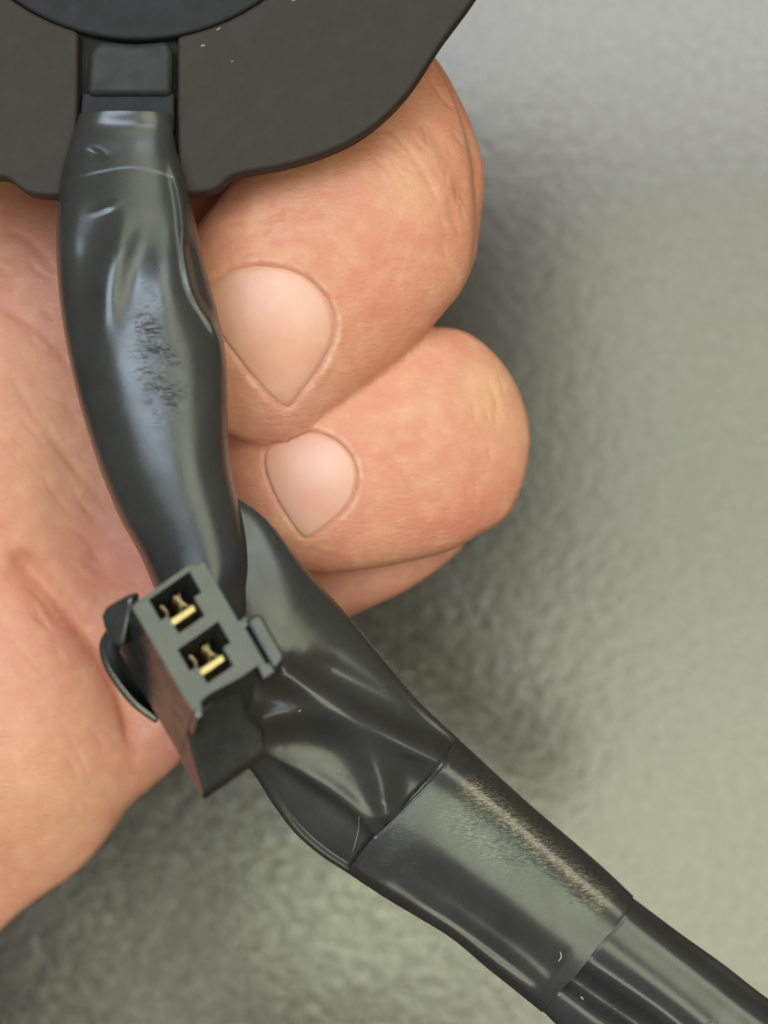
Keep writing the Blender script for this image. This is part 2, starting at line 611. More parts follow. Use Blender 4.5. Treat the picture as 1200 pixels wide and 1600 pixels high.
# palm creases
for ln, wd, am in (([(-40, 800), (20, 860), (90, 940), (160, 1030), (200, 1120), (212, 1230)], 9, -0.0007),
                   ([(-20, 470), (40, 500), (90, 545), (130, 600)], 6, -0.00045),
                   ([(0, 560), (50, 640), (110, 720), (170, 800), (215, 880)], 5, -0.00035),
                   ([(60, 760), (130, 790), (190, 850)], 4, -0.00028),
                   ([(30, 660), (80, 690), (140, 760)], 4, -0.00022),
                   ([(90, 700), (150, 740), (190, 790)], 3.5, -0.0002),
                   ([(120, 870), (170, 900), (230, 935)], 4, -0.00022),
                   ([(180, 1070), (196, 1120), (200, 1170)], 4, -0.0003),
                   ([(0, 350), (50, 380), (95, 430)], 5, -0.0003),
                   ([(20, 900), (60, 930), (100, 985)], 4, -0.0002)):
    crease(ln, wd * 1.5, am * 0.6, top_v & palm_v)
# finger A : knuckle folds
for ln, wd, am in (([(640, 170), (672, 205), (705, 255), (726, 300), (738, 345)], 13, -0.00035),
                   ([(610, 205), (640, 235), (668, 280), (690, 330)], 6, -0.00015),
                   ([(665, 110), (690, 150), (715, 175)], 4, -0.0002),
                   ([(400, 380), (470, 372), (540, 400), (575, 450)], 6, -0.00010),
                   ([(330, 395), (350, 380), (372, 372)], 5, -0.00005),
                   ([(455, 648), (470, 655)], 3, -0.0001)):
    crease(ln, wd, am, top_v)
for ln, wd, am in (([(740, 745), (748, 775), (766, 800)], 3, -0.00012), ([(650, 610), (690, 620), (730, 640)], 4, -0.00006),
                   ([(600, 700), (625, 740), (640, 780)], 5, -0.00007)):
    crease(ln, wd, am, top_v)
# fine skin furrows over the knuckles, the fingertips and the palm
rs_ = np.random.default_rng(77)


def furrows(cx, cy, rx, ry, ang, n, ln, wd, am, sel):
    for _ in range(n):
        x0 = cx + rs_.normal(0, rx); y0 = cy + rs_.normal(0, ry)
        a = math.radians(ang + rs_.normal(0, 9)); l = ln * rs_.uniform(0.5, 1.2); cv = rs_.normal(0, 0.10) * l
        p = [(x0 + math.cos(a) * l * t - math.sin(a) * cv * (1 - 4 * t * t), y0 + math.sin(a) * l * t + math.cos(a) * cv * (1 - 4 * t * t)) for t in (-0.5, -0.25, 0, 0.25, 0.5)]
        crease(p, wd, am * rs_.uniform(0.5, 1.2), sel, fade=(0.4, 0.4))


furrows(650, 230, 45, 30, 48, 16, 70, 4.0, -0.00010, top_v & onA)
furrows(715, 330, 14, 60, 78, 10, 70, 4.0, -0.00010, top_v)
furrows(450, 360, 60, 20, -20, 10, 60, 4.0, -0.00007, top_v & onA)
furrows(770, 640, 25, 50, 70, 10, 60, 4.0, -0.00008, top_v & onB)
furrows(620, 690, 40, 50, 65, 8, 50, 4.0, -0.00005, top_v & onB)
furrows(100, 760, 60, 120, 42, 34, 90, 4.5, -0.00012, top_v & palm_v)
furrows(90, 420, 50, 60, 35, 12, 70, 5.0, -0.00010, top_v & palm_v)
furrows(80, 1150, 60, 120, 62, 14, 110, 5.0, -0.00007, top_v & palm_v)
V0 = V.copy()
V = V + NRM * D[:, None]
# soft lumpiness
V[:, 2] += 0.00012 * noise2(PX, PY, 60, 5) * np.clip(NRM[:, 2], 0, 1)

# skin tone (blood flow and pallor of the skin itself)
T = np.zeros((len(V), 3))
SK = np.array([0.93, 0.81, 0.81])
base = np.array([0.74, 0.385, 0.235])
red = np.array([0.70, 0.255, 0.165]); pale = np.array([0.84, 0.56, 0.31]); pink = np.array([0.70, 0.32, 0.24])
T[:] = base


def tint(col, wgt):
    global T
    wgt = np.clip(wgt, 0, 1)[:, None]
    T = T * (1 - wgt) + col * wgt


nz1 = noise2(PX, PY, 90, 11, 4)
tint(red, 0.42 + 0.42 * nz1)
tint(pale, 0.35 * noise2(PX, PY, 40, 71, 3) - 0.05)
tint(pink, palm_v * (0.35 + 0.2 * noise2(PX, PY, 140, 17, 4)))
tint(red, blob(PX, PY, 575, 460, 90, 110, 0.75) * onA)
tint(red, blob(PX, PY, 600, 240, 110, 40, 0.6, 25) * onA)
tint(pale, blob(PX, PY, 640, 280, 50, 60, 0.6) * onA)
tint(red, blob(PX, PY, 705, 400, 40, 60, 0.4) * onA)
tint(pink, blob(PX, PY, 430, 660, 120, 40, 0.7, -10) * onA)
tint(pink, blob(PX, PY, 380, 600, 40, 80, 0.7, -30) * onA)
tint(pale, blob(PX, PY, 760, 620, 45, 60, 0.75, -30) * onB)
tint(pale, blob(PX, PY, 650, 640, 60, 22, 0.4, -20) * onB)
tint(red, blob(PX, PY, 600, 740, 60, 70, 0.5) * onB)
tint(red, blob(PX, PY, 790, 760, 30, 40, 0.4) * onB)
tint(pink, blob(PX, PY, 400, 800, 40, 120, 0.8) * onB)
tint(pink, (~onA & ~onB & (PX > 420) & (PY > 830)) * 0.8)
tint(red, blob(PX, PY, 210, 870, 60, 90, 0.7, -20) * palm_v)
tint(red, blob(PX, PY, 40, 340, 90, 80, 0.45) * palm_v)
tint(pale, blob(PX, PY, 60, 1250, 120, 150, 0.35) * palm_v)
tint(pale, blob(PX, PY, 60, 740, 60, 90, 0.25) * palm_v)
tint(pink, blob(PX, PY, 240, 1120, 50, 90, 0.8, -15) * palm_v)
tint(red, ridge(PX, PY, [(-20, 800), (20, 860), (90, 940), (160, 1030), (200, 1120), (212, 1230)], 14, 0.5) * palm_v)
for poly, on in ((NAIL_A, onA), (NAIL_B, onB)):
    lp = smooth_loop(poly, 60)
    idx = np.where(on)[0]
    dd, _, _ = seg_dist(PX[idx], PY[idx], np.vstack([lp, lp[:1]]))
    wv = np.zeros(len(V)); wv[idx] = (0.45 + 0.25 * noise2(PX[idx], PY[idx], 30, 13)) * np.exp(-(dd / 2.6) ** 2)
    tint(np.array([0.55, 0.20, 0.12]), wv)
    wv = np.zeros(len(V)); wv[idx] = 0.65 * np.exp(-((dd - 6) / 3.2) ** 2) * np.clip(noise2(PX[idx], PY[idx], 16, 3) * 0.8 + 0.5, 0, 1)
    wv *= (PX > lp[:, 0].mean() - 40) & (PY < lp[:, 1].max() - 30)
    tint(np.array([0.88, 0.70, 0.50]), wv)


def set_tone(o, T):
    T = T * SK
    a = o.data.color_attributes.new('tone', 'FLOAT_COLOR', 'POINT')
    a.data.foreach_set('color', np.hstack([T, np.ones((len(T), 1))]).astype(np.float32).ravel())


def fast_mesh(name, V, Q, mat):
    me = bpy.data.meshes.new(name)
    me.vertices.add(len(V)); me.vertices.foreach_set('co', V.astype(np.float32).ravel())
    me.loops.add(Q.size); me.loops.foreach_set('vertex_index', Q.astype(np.int32).ravel())
    me.polygons.add(len(Q)); me.polygons.foreach_set('loop_start', (np.arange(len(Q)) * Q.shape[1]).astype(np.int32))
    me.update(calc_edges=True)
    me.validate()
    me.polygons.foreach_set('use_smooth', [True] * len(me.polygons))
    me.materials.append(mat)
    o = bpy.data.objects.new(name, me)
    COL.objects.link(o)
    return o


hand = empty('hand', (-0.04, -0.02, 0.09), 'bare palm-up hand with curled fingers holding the black housing and cable from behind', 'hand')
body = fast_mesh('palm_and_fingers', V, Q, M_SKIN)
set_tone(body, T)
adopt(body, hand)


def make_nail(poly, topF, col, tip):
    lp = smooth_loop(poly, 120)
    c = lp.mean(0)
    R = 26
    vs, tn = [], []
    for r in range(R + 1):
        f = (r / R) ** 0.85 if r else 0
        n = 120
        for i in range(n):
            p = c + (lp[i] - c) * f
            z = 0.118
            for _ in range(4):
                x, y, _z = P(p[0], p[1], z)
                z = float(gsample(topF, np.array([x]), np.array([y]))[0])
            x, y, _z = P(p[0], p[1], z)
            e = 1 - f
            dt = np.hypot(p[0] - tip[0], p[1] - tip[1])
            z2 = z - 0.00002 + 0.00030 * (1 - f ** 2.5) - 0.00035 * max(0, (f - 0.93) / 0.07)
            vs.append((x, y, z2))
            k = 0.35 * math.exp(-((1 - f) / 0.10) ** 2)
            lun = math.exp(-(((p[0] - (c[0] + tip[2])) ** 2 + (p[1] - (c[1] + tip[3])) ** 2) / 45 ** 2))
            cc = np.array(col) * (1 - 0.5 * lun) + np.array((0.84, 0.54, 0.42)) * 0.5 * lun
            cc = cc * (1 - k) + np.array((0.66, 0.34, 0.25)) * k
            tn.append(cc)
    n = 120
    fs = [(r * n + i, r * n + (i + 1) % n, (r + 1) * n + (i + 1) % n, (r + 1) * n + i)[::1] for r in range(R) for i in range(n)]
    o = fast_mesh('fingernail', np.array(vs), np.array(fs), M_NAIL)
    o.data.flip_normals() if o.data.polygons[n * 10].normal.z < 0 else None
    set_tone(o, np.array(tn))
    return adopt(o, hand)


nA = make_nail(NAIL_A, topA, (0.76, 0.40, 0.275), (455, 640, 50, -50))
nB = make_nail(NAIL_B, topB, (0.76, 0.42, 0.31), (478, 845, 30, -35))


# ------------------------------------------------------------------ taped cable harness
def coons(top, bottom, left, right, nu, nv):
    """px patch: left/right run along t (nv), top/bottom run along s (nu)"""
    T_, B_ = resample(top, 200), resample(bottom, 200)
    L_, R_ = resample(left, nv), resample(right, nv)
    s = 0.5 - 0.5 * np.cos(np.linspace(0, math.pi, nu))
    s = 0.93 * s + 0.07 * np.linspace(0, 1, nu)
    t = np.linspace(0, 1, nv)
    Ts = np.stack([np.interp(s, np.linspace(0, 1, 200), T_[:, k]) for k in (0, 1)], 1)
    Bs = np.stack([np.interp(s, np.linspace(0, 1, 200), B_[:, k]) for k in (0, 1)], 1)
    S, Tt = np.meshgrid(s, t)
    pts = ((1 - S)[..., None] * L_[:, None, :] + S[..., None] * R_[:, None, :]
           + (1 - Tt)[..., None] * Ts[None] + Tt[..., None] * Bs[None]
           - ((1 - S) * (1 - Tt))[..., None] * T_[0] - (S * (1 - Tt))[..., None] * T_[-1]
           - ((1 - S) * Tt)[..., None] * B_[0] - (S * Tt)[..., None] * B_[-1])
    return pts[..., 0], pts[..., 1], S, Tt


def wrap_mesh(name, patch, zmid, thick, pw, relief, mat, scuff=None, under=0.7, rs=1.0, painted_sheen=None):
    PXs, PYs, S, Tt = patch
    nv, nu = S.shape
    prof = np.clip(1 - np.abs(2 * S - 1) ** pw, 0, 1) ** (1 / pw)
    zm = zmid(PXs, PYs, S, Tt); th = thick(PXs, PYs, S, Tt)
    edge = np.clip(np.minimum(S, 1 - S) / 0.06, 0, 1)
    edge = edge * edge * (3 - 2 * edge)
    rl = rs * relief(PXs, PYs, S, Tt)
    zt = zm + th * prof + rl * edge
    zb = zm - th * under * prof
    v1 = np.stack(P(PXs, PYs, zt), -1).reshape(-1, 3)
    v2 = np.stack(P(PXs, PYs, zb), -1).reshape(-1, 3)
    # keep the underside inside the outline as seen from above
    Vv = np.vstack([v1, v2])
    n = nv * nu
    idx = np.arange(n).reshape(nv, nu)
    a, b, c, d = idx[:-1, :-1].ravel(), idx[:-1, 1:].ravel(), idx[1:, 1:].ravel(), idx[1:, :-1].ravel()
    F1 = np.stack([a, d, c, b], 1)
    F2 = np.stack([a, b, c, d], 1) + n
    e0 = np.stack([idx[0, :-1], idx[0, 1:], idx[0, 1:] + n, idx[0, :-1] + n], 1)
    e1 = np.stack([idx[-1, 1:], idx[-1, :-1], idx[-1, :-1] + n, idx[-1, 1:] + n], 1)
    l0 = np.stack([idx[1:, 0], idx[:-1, 0], idx[:-1, 0] + n, idx[1:, 0] + n], 1)
    l1 = np.stack([idx[:-1, -1], idx[1:, -1], idx[1:, -1] + n, idx[:-1, -1] + n], 1)
    me = bpy.data.meshes.new(name)
    Qq = np.vstack([F1, F2, e0, e1, l0, l1])
    o = fast_mesh(name, Vv, Qq, mat)
    bm = bmesh.new(); bm.from_mesh(o.data)
    lay = bm.verts.layers.float.new('scuff'); lr = bm.verts.layers.float.new('painted_sheen'); lh = bm.verts.layers.float.new('sheen_hue')
    rr_, hh_ = painted_sheen(PXs, PYs) if painted_sheen is not None else (np.zeros((nv, nu)), np.zeros((nv, nu)))
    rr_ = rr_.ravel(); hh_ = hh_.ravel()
    sc_ = scuff(PXs, PYs).ravel() if scuff is not None else np.zeros(n)
    bm.verts.ensure_lookup_table()
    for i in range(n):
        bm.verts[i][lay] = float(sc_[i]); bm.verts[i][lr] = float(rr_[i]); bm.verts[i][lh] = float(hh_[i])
    for e in bm.edges:
        if len(e.link_faces) == 2 and e.calc_face_angle(0) > 1.0 and (min(v_.index % n for v_ in e.verts) >= n - nu or max(v_.index % n for v_ in e.verts) < nu):
            e.smooth = False
    bmesh.ops.remove_doubles(bm, verts=bm.verts, dist=2e-6)
    bmesh.ops.recalc_face_normals(bm, faces=bm.faces)
    bm.to_mesh(o.data); bm.free()
    o.data.materials.clear(); o.data.materials.append(mat)
    return o


harness = empty('cable_harness', (0.0, -0.02, 0.12), 'thick cable wrapped in glossy black vinyl tape, running from the dark housing to lower right', 'cable')

# upper sleeve : bulging wrapped bundle
sl = coons([(124, 178), (160, 174), (230, 174), (268, 178)], [(285, 1010), (305, 1005), (345, 997), (385, 985)],
           [(124, 178), (116, 205), (106, 235), (94, 285), (88, 350), (89, 420), (97, 500), (114, 590), (134, 665), (160, 745), (190, 815), (220, 870), (250, 940), (285, 1010)],
           [(268, 178), (273, 225), (287, 275), (306, 350), (322, 420), (341, 490), (353, 560), (356, 640), (358, 710), (366, 758), (378, 805), (388, 860), (390, 920), (385, 985)], 170, 420)


def sl_relief(X, Y, S, T_):
    r = 0
    # long folds that spiral down the bulge
    r = r + ridge(X, Y, [(215, 325), (188, 380), (170, 440), (163, 510), (172, 590)], 26, 0.0012, fade=(0.3, 0.35))
    r = r - ridge(X, Y, [(170, 300), (146, 370), (132, 450), (136, 540)], 22, 0.0008, fade=(0.3, 0.35))
    r = r - ridge(X, Y, [(250, 310), (226, 380), (210, 450), (205, 520)], 27, 0.0006, fade=(0.3, 0.35))
    r = r + ridge(X, Y, [(272, 345), (262, 410), (262, 480), (262, 560)], 30, 0.0005, fade=(0.3, 0.35))
    r = r + ridge(X, Y, [(132, 285), (114, 350), (106, 430)], 14, 0.0005, fade=(0.3, 0.35))
    # flap seam on the right
    r = r + ridge(X, Y, [(264, 235), (283, 320), (290, 400), (302, 455), (330, 505), (350, 545), (354, 610)], 15, 0.0013, skew=2.0, fade=(0.2, 0.25))
    r = r - ridge(X, Y, [(288, 350), (300, 410), (315, 465), (342, 505)], 10, 0.0012, fade=(0.3, 0.2))
    # edge of the tape turn near the top
    st = resample([(100, 292), (120, 280), (160, 270), (200, 264), (240, 270), (285, 284)], 30)
    d, sd, t = seg_dist(X, Y, st)
    r = r + np.where(sd < 0, 1 - np.exp(-(d / 3) ** 2), 0) * 0.00030 * (0.7 + 0.3 * noise2(X, Y, 60, 7, 1))
    r = r - blob(X, Y, 150, 240, 16, 7, 0.0006, 20) + blob(X, Y, 165, 325, 20, 6, 0.0004, -20)
    r = r - blob(X, Y, 200, 195, 70, 16, 0.0006)
    # shallow dents and dark fold where the junction begins
    r = r - ridge(X, Y, [(420, 860), (390, 905), (350, 945)], 24, 0.0012)
    r = r + 0.00010 * noise2(X, Y, 100, 21, 2)
    # scraped patch
    m = blob(X, Y, 250, 570, 32, 80, 1, -12)
    r = r + m * 0.00004 * noise2(X, Y, 7, 31, 2)
    return r


sleeve = wrap_mesh('tape_sleeve', sl,
                   lambda X, Y, S, T_: 0.1295 + 0.0006 * sstep((Y - 180) / 300) - 0.0006 * sstep((Y - 560) / 450),
                   lambda X, Y, S, T_: 0.0026 + 0.0032 * sstep((Y - 150) / 330) - 0.0003 * sstep((Y - 600) / 400),
                   2.2, sl_relief, M_TAPE, rs=0.52,
                   scuff=lambda X, Y: np.clip(blob(X, Y, 250, 570, 30, 80, 1.15, -12), 0, 1))
adopt(sleeve, harness)

# junction wrap : flattened, folded sheet
SEAM1 = [(713, 1150), (697, 1182), (661, 1226), (615, 1278), (581, 1312), (541, 1363)]
def jitter(line, seed, amp=0.9):
    p = resample(line, 46)
    r_ = np.random.default_rng(seed)
    k = r_.normal(0, amp, (46, 2)); k = (k + np.roll(k, 1, 0)) / 1.5
    k[0] = k[-1] = 0; k *= 0.3
    return [tuple(q) for q in p + k]


SEAM1 = jitter(SEAM1, 3)
SEAM2 = [(990, 1400), (972, 1436), (936, 1476), (908, 1514), (872, 1552), (847, 1582)]
SEAM2 = jitter(SEAM2, 5)
jn = coons([(338, 758), (325, 820), (300, 875), (262, 920)], SEAM1,
           [(338, 758), (372, 779), (404, 800), (432, 828), (470, 878), (508, 922), (545, 963), (602, 1032), (658, 1098), (713, 1150)],
           [(262, 920), (268, 1000), (310, 1090), (372, 1180), (398, 1212), (430, 1262), (462, 1303), (500, 1336), (541, 1363)], 240, 360)
MAINR = [(400, 1035), (440, 1050), (482, 1076), (545, 1112), (620, 1156), (690, 1190), (760, 1238), (860, 1322), (975, 1418)]


def jn_relief(X, Y, S, T_):
    r = ridge(X, Y, MAINR[:7], 24, 0.0036, skew=0.9, fade=(0.12, 0))
    r = r - ridge(X, Y, [(470, 1025), (560, 1075), (640, 1120), (715, 1160)], 24, 0.0016, fade=(0.2, 0))
    # star fold
    r = r + ridge(X, Y, [(384, 1140), (430, 1118), (490, 1116), (540, 1138), (575, 1178), (596, 1225), (606, 1290)], 22, 0.0019, fade=(0.1, 0.05))
    r = r - ridge(X, Y, [(395, 1168), (450, 1160), (510, 1172), (548, 1205)], 28, 0.0008, fade=(0.3, 0.4))
    r = r - ridge(X, Y, [(650, 1180), (640, 1220), (628, 1266)], 24, 0.0007)
    # overlapping layer edge, drops to the lower layer
    ln = resample([(395, 1165), (455, 1198), (515, 1236), (556, 1268), (592, 1306)], 40)
    d, sd, t = seg_dist(X, Y, ln)
    low = np.where(sd > 0, 1 - np.exp(-(d / 9) ** 2), 0)
    r = r - 0.0022 * low * sstep((X - 380) / 110)
    r = r + ridge(X, Y, [(430, 1180), (455, 1194), (515, 1231), (556, 1263), (590, 1300)], 14, 0.0007, fade=(0.4, 0.1))
    r = r + ridge(X, Y, [(352, 830), (362, 900), (385, 980)], 34, 0.0012, fade=(0.3, 0.3))
    r = r + 0.00010 * noise2(X, Y, 120, 41, 2)
    d, sd, t = seg_dist(X, Y, SEAM1)
    r = r - 0.0003 * np.exp(-(d / 4) ** 2)
    return r


junction = wrap_mesh('tape_wrap', jn,
                     lambda X, Y, S, T_: 0.1303 - 0.0098 * T_,
                     lambda X, Y, S, T_: 0.0012 + 0.0032 * sstep(T_ / 0.4) - 0.0006 * T_,
                     2.7, jn_relief, M_TAPE, rs=0.55, scuff=lambda X, Y: 0.05 + 0 * X)
adopt(junction, harness)

bd = coons(SEAM1, SEAM2,
           [(713, 1150), (762, 1196), (830, 1258), (905, 1322), (950, 1362), (990, 1400)],
           [(541, 1363), (600, 1402), (650, 1432), (705, 1466), (760, 1512), (805, 1548), (847, 1582)], 220, 320)


def bd_relief(X, Y, S, T_):
    r = ridge(X, Y, MAINR[4:], 24, 0.0026, skew=0.8, fade=(0, 0))
    r = r - ridge(X, Y, [(735, 1185), (820, 1258), (910, 1335), (990, 1398)], 15, 0.0012, fade=(0.1, 0))
    # shallow trough with a broad tilted flank
    r = r + ridge(X, Y, [(640, 1270), (690, 1320), (770, 1385), (860, 1450), (920, 1490)], 34, 0.0004, fade=(0.3, 0))
    r = r - ridge(X, Y, [(600, 1345), (680, 1395), (780, 1465), (870, 1530)], 36, 0.0011, fade=(0.1, 0.05))
    # rolled lower edge
    r = r + ridge(X, Y, [(548, 1362), (620, 1403), (700, 1451), (780, 1512), (850, 1566)], 14, 0.0012, fade=(0.02, 0.1))
    r = r - ridge(X, Y, [(620, 1392), (700, 1435), (760, 1478), (840, 1540)], 8, 0.0004, fade=(0.4, 0.3))
    r = r + ridge(X, Y, [(600, 1352), (680, 1402), (750, 1450), (820, 1502), (868, 1548)], 12, 0.0005, fade=(0.5, 0.1))
    r = r + 0.00010 * noise2(X, Y, 110, 51, 2)
    m = np.clip(blob(X, Y, 640, 1320, 40, 30, 1, 40) + blob(X, Y, 820, 1340, 120, 22, 1, 42), 0, 1)
    r = r + m * 0.00002 * noise2(X, Y, 6, 33, 2)
    d, sd, t = seg_dist(X, Y, np.array(SEAM1[:34]) + np.array([9.0, 5.0]) * np.linspace(1, 0.1, 34)[:, None])
    r = r - 0.00030 * np.exp(-(d / 2.2) ** 2) * (t > 0.01)
    # crisp cut edges stand a little proud
    return r + 0.0006


band = wrap_mesh('tape_wrap', bd,
                 lambda X, Y, S, T_: 0.1200 - 0.0016 * T_,
                 lambda X, Y, S, T_: 0.0044 - 0.0004 * T_,
                 2.1, bd_relief, M_TAPE, rs=0.5,
                 painted_sheen=lambda X, Y: (np.clip(ridge(X, Y, [(715, 1215), (775, 1268), (830, 1318), (890, 1370), (955, 1430)], 24, 0.9, fade=(0.1, 0.1)) + blob(X, Y, 745, 1310, 80, 26, 0.75, 42), 0, 1),  # where the gold and green reflection is painted on the band
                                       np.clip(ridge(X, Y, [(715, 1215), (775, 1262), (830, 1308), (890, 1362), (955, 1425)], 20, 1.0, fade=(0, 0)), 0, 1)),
                 scuff=lambda X, Y: np.clip(blob(X, Y, 625, 1325, 34, 34, 0.6, 40) + blob(X, Y, 800, 1330, 170, 26, 0.25, 42), 0, 1))
adopt(band, harness)

tl = coons(SEAM2, [(1330, 1650), (1290, 1700), (1240, 1760), (1190, 1840)],
           [(988, 1402), (1060, 1456), (1130, 1506), (1200, 1560), (1330, 1650)],
           [(848, 1580), (890, 1622), (960, 1690), (1070, 1770), (1190, 1840)], 180, 260)


def tl_relief(X, Y, S, T_):
    r = ridge(X, Y, [(940, 1395), (1000, 1445), (1090, 1515), (1200, 1602), (1290, 1670)], 22, 0.0012, fade=(0, 0.05))
    r = r - ridge(X, Y, [(985, 1405), (1050, 1455), (1130, 1520), (1220, 1585)], 14, 0.0008, fade=(0, 0.1))
    r = r + ridge(X, Y, [(900, 1490), (930, 1512), (990, 1550), (1060, 1600), (1150, 1680)], 16, 0.0009, fade=(0, 0.1))
    r = r - ridge(X, Y, [(880, 1520), (900, 1532), (945, 1564), (1000, 1602), (1060, 1650)], 20, 0.0052, fade=(0, 0.1))
    r = r - ridge(X, Y, [(920, 1455), (960, 1487), (1040, 1550), (1120, 1615)], 18, 0.0007, fade=(0, 0.1))
    r = r + 0.00008 * noise2(X, Y, 110, 61, 2)
    d, sd, t = seg_dist(X, Y, SEAM2)
    r = r - 0.00012 * np.exp(-(d / 4) ** 2)
    return r


tail = wrap_mesh('tape_wrap', tl, lambda X, Y, S, T_: 0.1183 - 0.001 * T_, lambda X, Y, S, T_: 0.0040 + 0 * X, 2.1, tl_relief, M_TAPE, rs=0.6,
                 scuff=lambda X, Y: np.clip(ridge(X, Y, [(885, 1525), (905, 1535), (950, 1568), (1000, 1605)], 16, 1.0), 0, 1) + 0.03)
adopt(tail, harness)
# thin second tape layer lip beside the first seam
s1 = np.array(SEAM1, float)
lip = coons([(716, 1154), (700, 1186), (664, 1230), (618, 1282), (600, 1298)], [(722, 1158), (709, 1186), (674, 1228), (628, 1280), (604, 1300)],
            [(716, 1154), (722, 1158)], [(600, 1298), (604, 1300)], 80, 8)


# ------------------------------------------------------------------ housing
def slab(name, pts, ztop, thick, mat, bevel=0.0004, seg=3, tilt=None, smooth_n=None):
    if smooth_n:
        pts = smooth_loop(pts, smooth_n)
    bm = bmesh.new()
    zf = tilt or (lambda px, py: 0)
    vt = [bm.verts.new(P(p[0], p[1], ztop + zf(p[0], p[1]))) for p in pts]
    f = bm.faces.new(vt)
    r = bmesh.ops.extrude_face_region(bm, geom=[f])
    for v in [e for e in r['geom'] if isinstance(e, bmesh.types.BMVert)]:
        v.co.z -= thick
    bmesh.ops.recalc_face_normals(bm, faces=bm.faces)
    me = bpy.data.meshes.new(name)
    bm.to_mesh(me); bm.free()
    o = bpy.data.objects.new(name, me)
    COL.objects.link(o)
    me.materials.append(mat)
    if bevel:
        m = o.modifiers.new('bevel', 'BEVEL')
        m.width = bevel; m.segments = seg; m.limit_method = 'ANGLE'; m.angle_limit = math.radians(50)
        m.harden_normals = False
    me.polygons.foreach_set('use_smooth', [True] * len(me.polygons))
    w_ = o.modifiers.new('wn', 'WEIGHTED_NORMAL'); w_.keep_sharp = False
    return o


housing = empty('plastic_housing', (-0.03, 0.06, 0.13), 'matte dark plastic housing with rounded lower edge at the top left, cable leaving its slot', 'housing')
TILT = lambda px, py: 0.0
ptsR = resample([(279, 303), (300, 301), (328, 298), (345, 289), (357, 277), (378, 270), (470, 251), (560, 213), (632, 150), (690, 65), (738, 0), (800, -95), (870, -240), (900, -420)], 90)
ptsL = resample([(-420, 210), (-200, 262), (-60, 274), (0, 276), (14, 280), (32, 295), (50, 303), (90, 306), (121, 306)], 50)
arc = []
a0 = math.atan2(49 + 276, 121 - 215); a1 = math.atan2(57 + 276, 277 - 215)
for k in range(73):
    a = a0 + (2 * math.pi + a1 - a0) * k / 72 if a1 < a0 else a0 + (a1 - a0) * k / 72
    arc.append((215 + 338 * math.cos(a), -276 + 338 * math.sin(a)))
outline = [tuple(p) for p in ptsR] + [(880, -760), (-420, -760)] + [tuple(p) for p in ptsL] + [(119, 215), (121, 120)] + arc + [(277, 130), (277, 220)]
plate = slab('housing_plate', outline, 0.1287, 0.0032, M_PLATE, 0.0005)
adopt(plate, housing)
floor_ = slab('slot_floor', [(100, -40), (300, -40), (300, 240), (100, 240)], 0.1260, 0.0008, M_DISC, 0)
adopt(floor_, housing)
disc = slab('round_cover', [(215 + 337 * math.cos(2 * math.pi * k / 120), -276 + 337 * math.sin(2 * math.pi * k / 120)) for k in range(120)], 0.1280, 0.002, M_DISC, 0.0005)
adopt(disc, housing)
tab = slab('strain_relief_tab', [(146, 66), (160, 63), (210, 67), (255, 63), (266, 67), (269, 80), (268, 148), (134, 148), (138, 85)], 0.1288, 0.0022, M_TAB, 0.0008, 5)
adopt(tab, housing)
grom = slab('cable_grommet', [(128, 144), (272, 144), (272, 205), (122, 205)], 0.1280, 0.002, M_DISC, 0.0004)
adopt(grom, housing)

# ------------------------------------------------------------------ connector
ZF = 0.1480
LU = 0.0633e-3          # metres per photograph pixel at the connector
O_ = np.array(P(205, 946, ZF))
# depth axis: leans down-left in view, runs away from the camera
L_ = 150.0
dx_, dy_ = -18.0, 72.0
EU = np.array([0.5, -0.866, 0.0]); EV = np.array([0.82, 0.57, 0.0]); ED = np.array([dx_, -dy_, -math.sqrt(L_ ** 2 - dx_ ** 2 - dy_ ** 2)]) / L_
EU[2] = -(EU @ ED) / ED[2]; EV[2] = -(EV @ ED) / ED[2]


def K(a, b, c=0.0):
    px = 205 + 0.5 * a + 0.82 * b + dx_ * c / L_
    py = 946 + 0.866 * a - 0.57 * b + dy_ * c / L_
    return np.array(P(px, py, ZF + LU * (0.30 * a - 0.36 * b - 0.86 * c)))


def prism(bm, quad, c0, c1):
    """quad: list of (a,b)"""
    f0 = [bm.verts.new(K(a, b, c0)) for a, b in quad]
    f1 = [bm.verts.new(K(a, b, c1)) for a, b in quad]
    n = len(quad)
    bm.faces.new(f0); bm.faces.new(f1[::-1])
    for i in range(n):
        bm.faces.new([f0[i], f1[i], f1[(i + 1) % n], f0[(i + 1) % n]])


def bm_obj(name, bm, mat, parent, bevel=0.0, seg=3):
    bmesh.ops.recalc_face_normals(bm, faces=bm.faces)
    me = bpy.data.meshes.new(name)
    bm.to_mesh(me); bm.free()
    o = bpy.data.objects.new(name, me)
    COL.objects.link(o)
    me.materials.append(mat)
    if bevel:
        m = o.modifiers.new('bevel', 'BEVEL')
        m.width = bevel; m.segments = seg; m.limit_method = 'ANGLE'; m.angle_limit = math.radians(40)
        me.polygons.foreach_set('use_smooth', [True] * len(me.polygons))
        w_ = o.modifiers.new('wn', 'WEIGHTED_NORMAL'); w_.keep_sharp = False
    return adopt(o, parent)


conn = empty('wire_connector', tuple(K(100, 60, 120)), 'small black two-cavity wire connector with gold contacts lying over the taped cable', 'connector')

# body: rectilinear cells around the two T-shaped cavities
al = [0, 8, 46, 79, 98, 137, 169, 190]
bl = [0, 28, 42, 92, 106, 133]
hollow = set()
for (r0, r1) in ((1, 2), (4, 5)):
    for c in (1, 2, 3):
        hollow.add((r0, c))
    hollow.add((r1, 2))


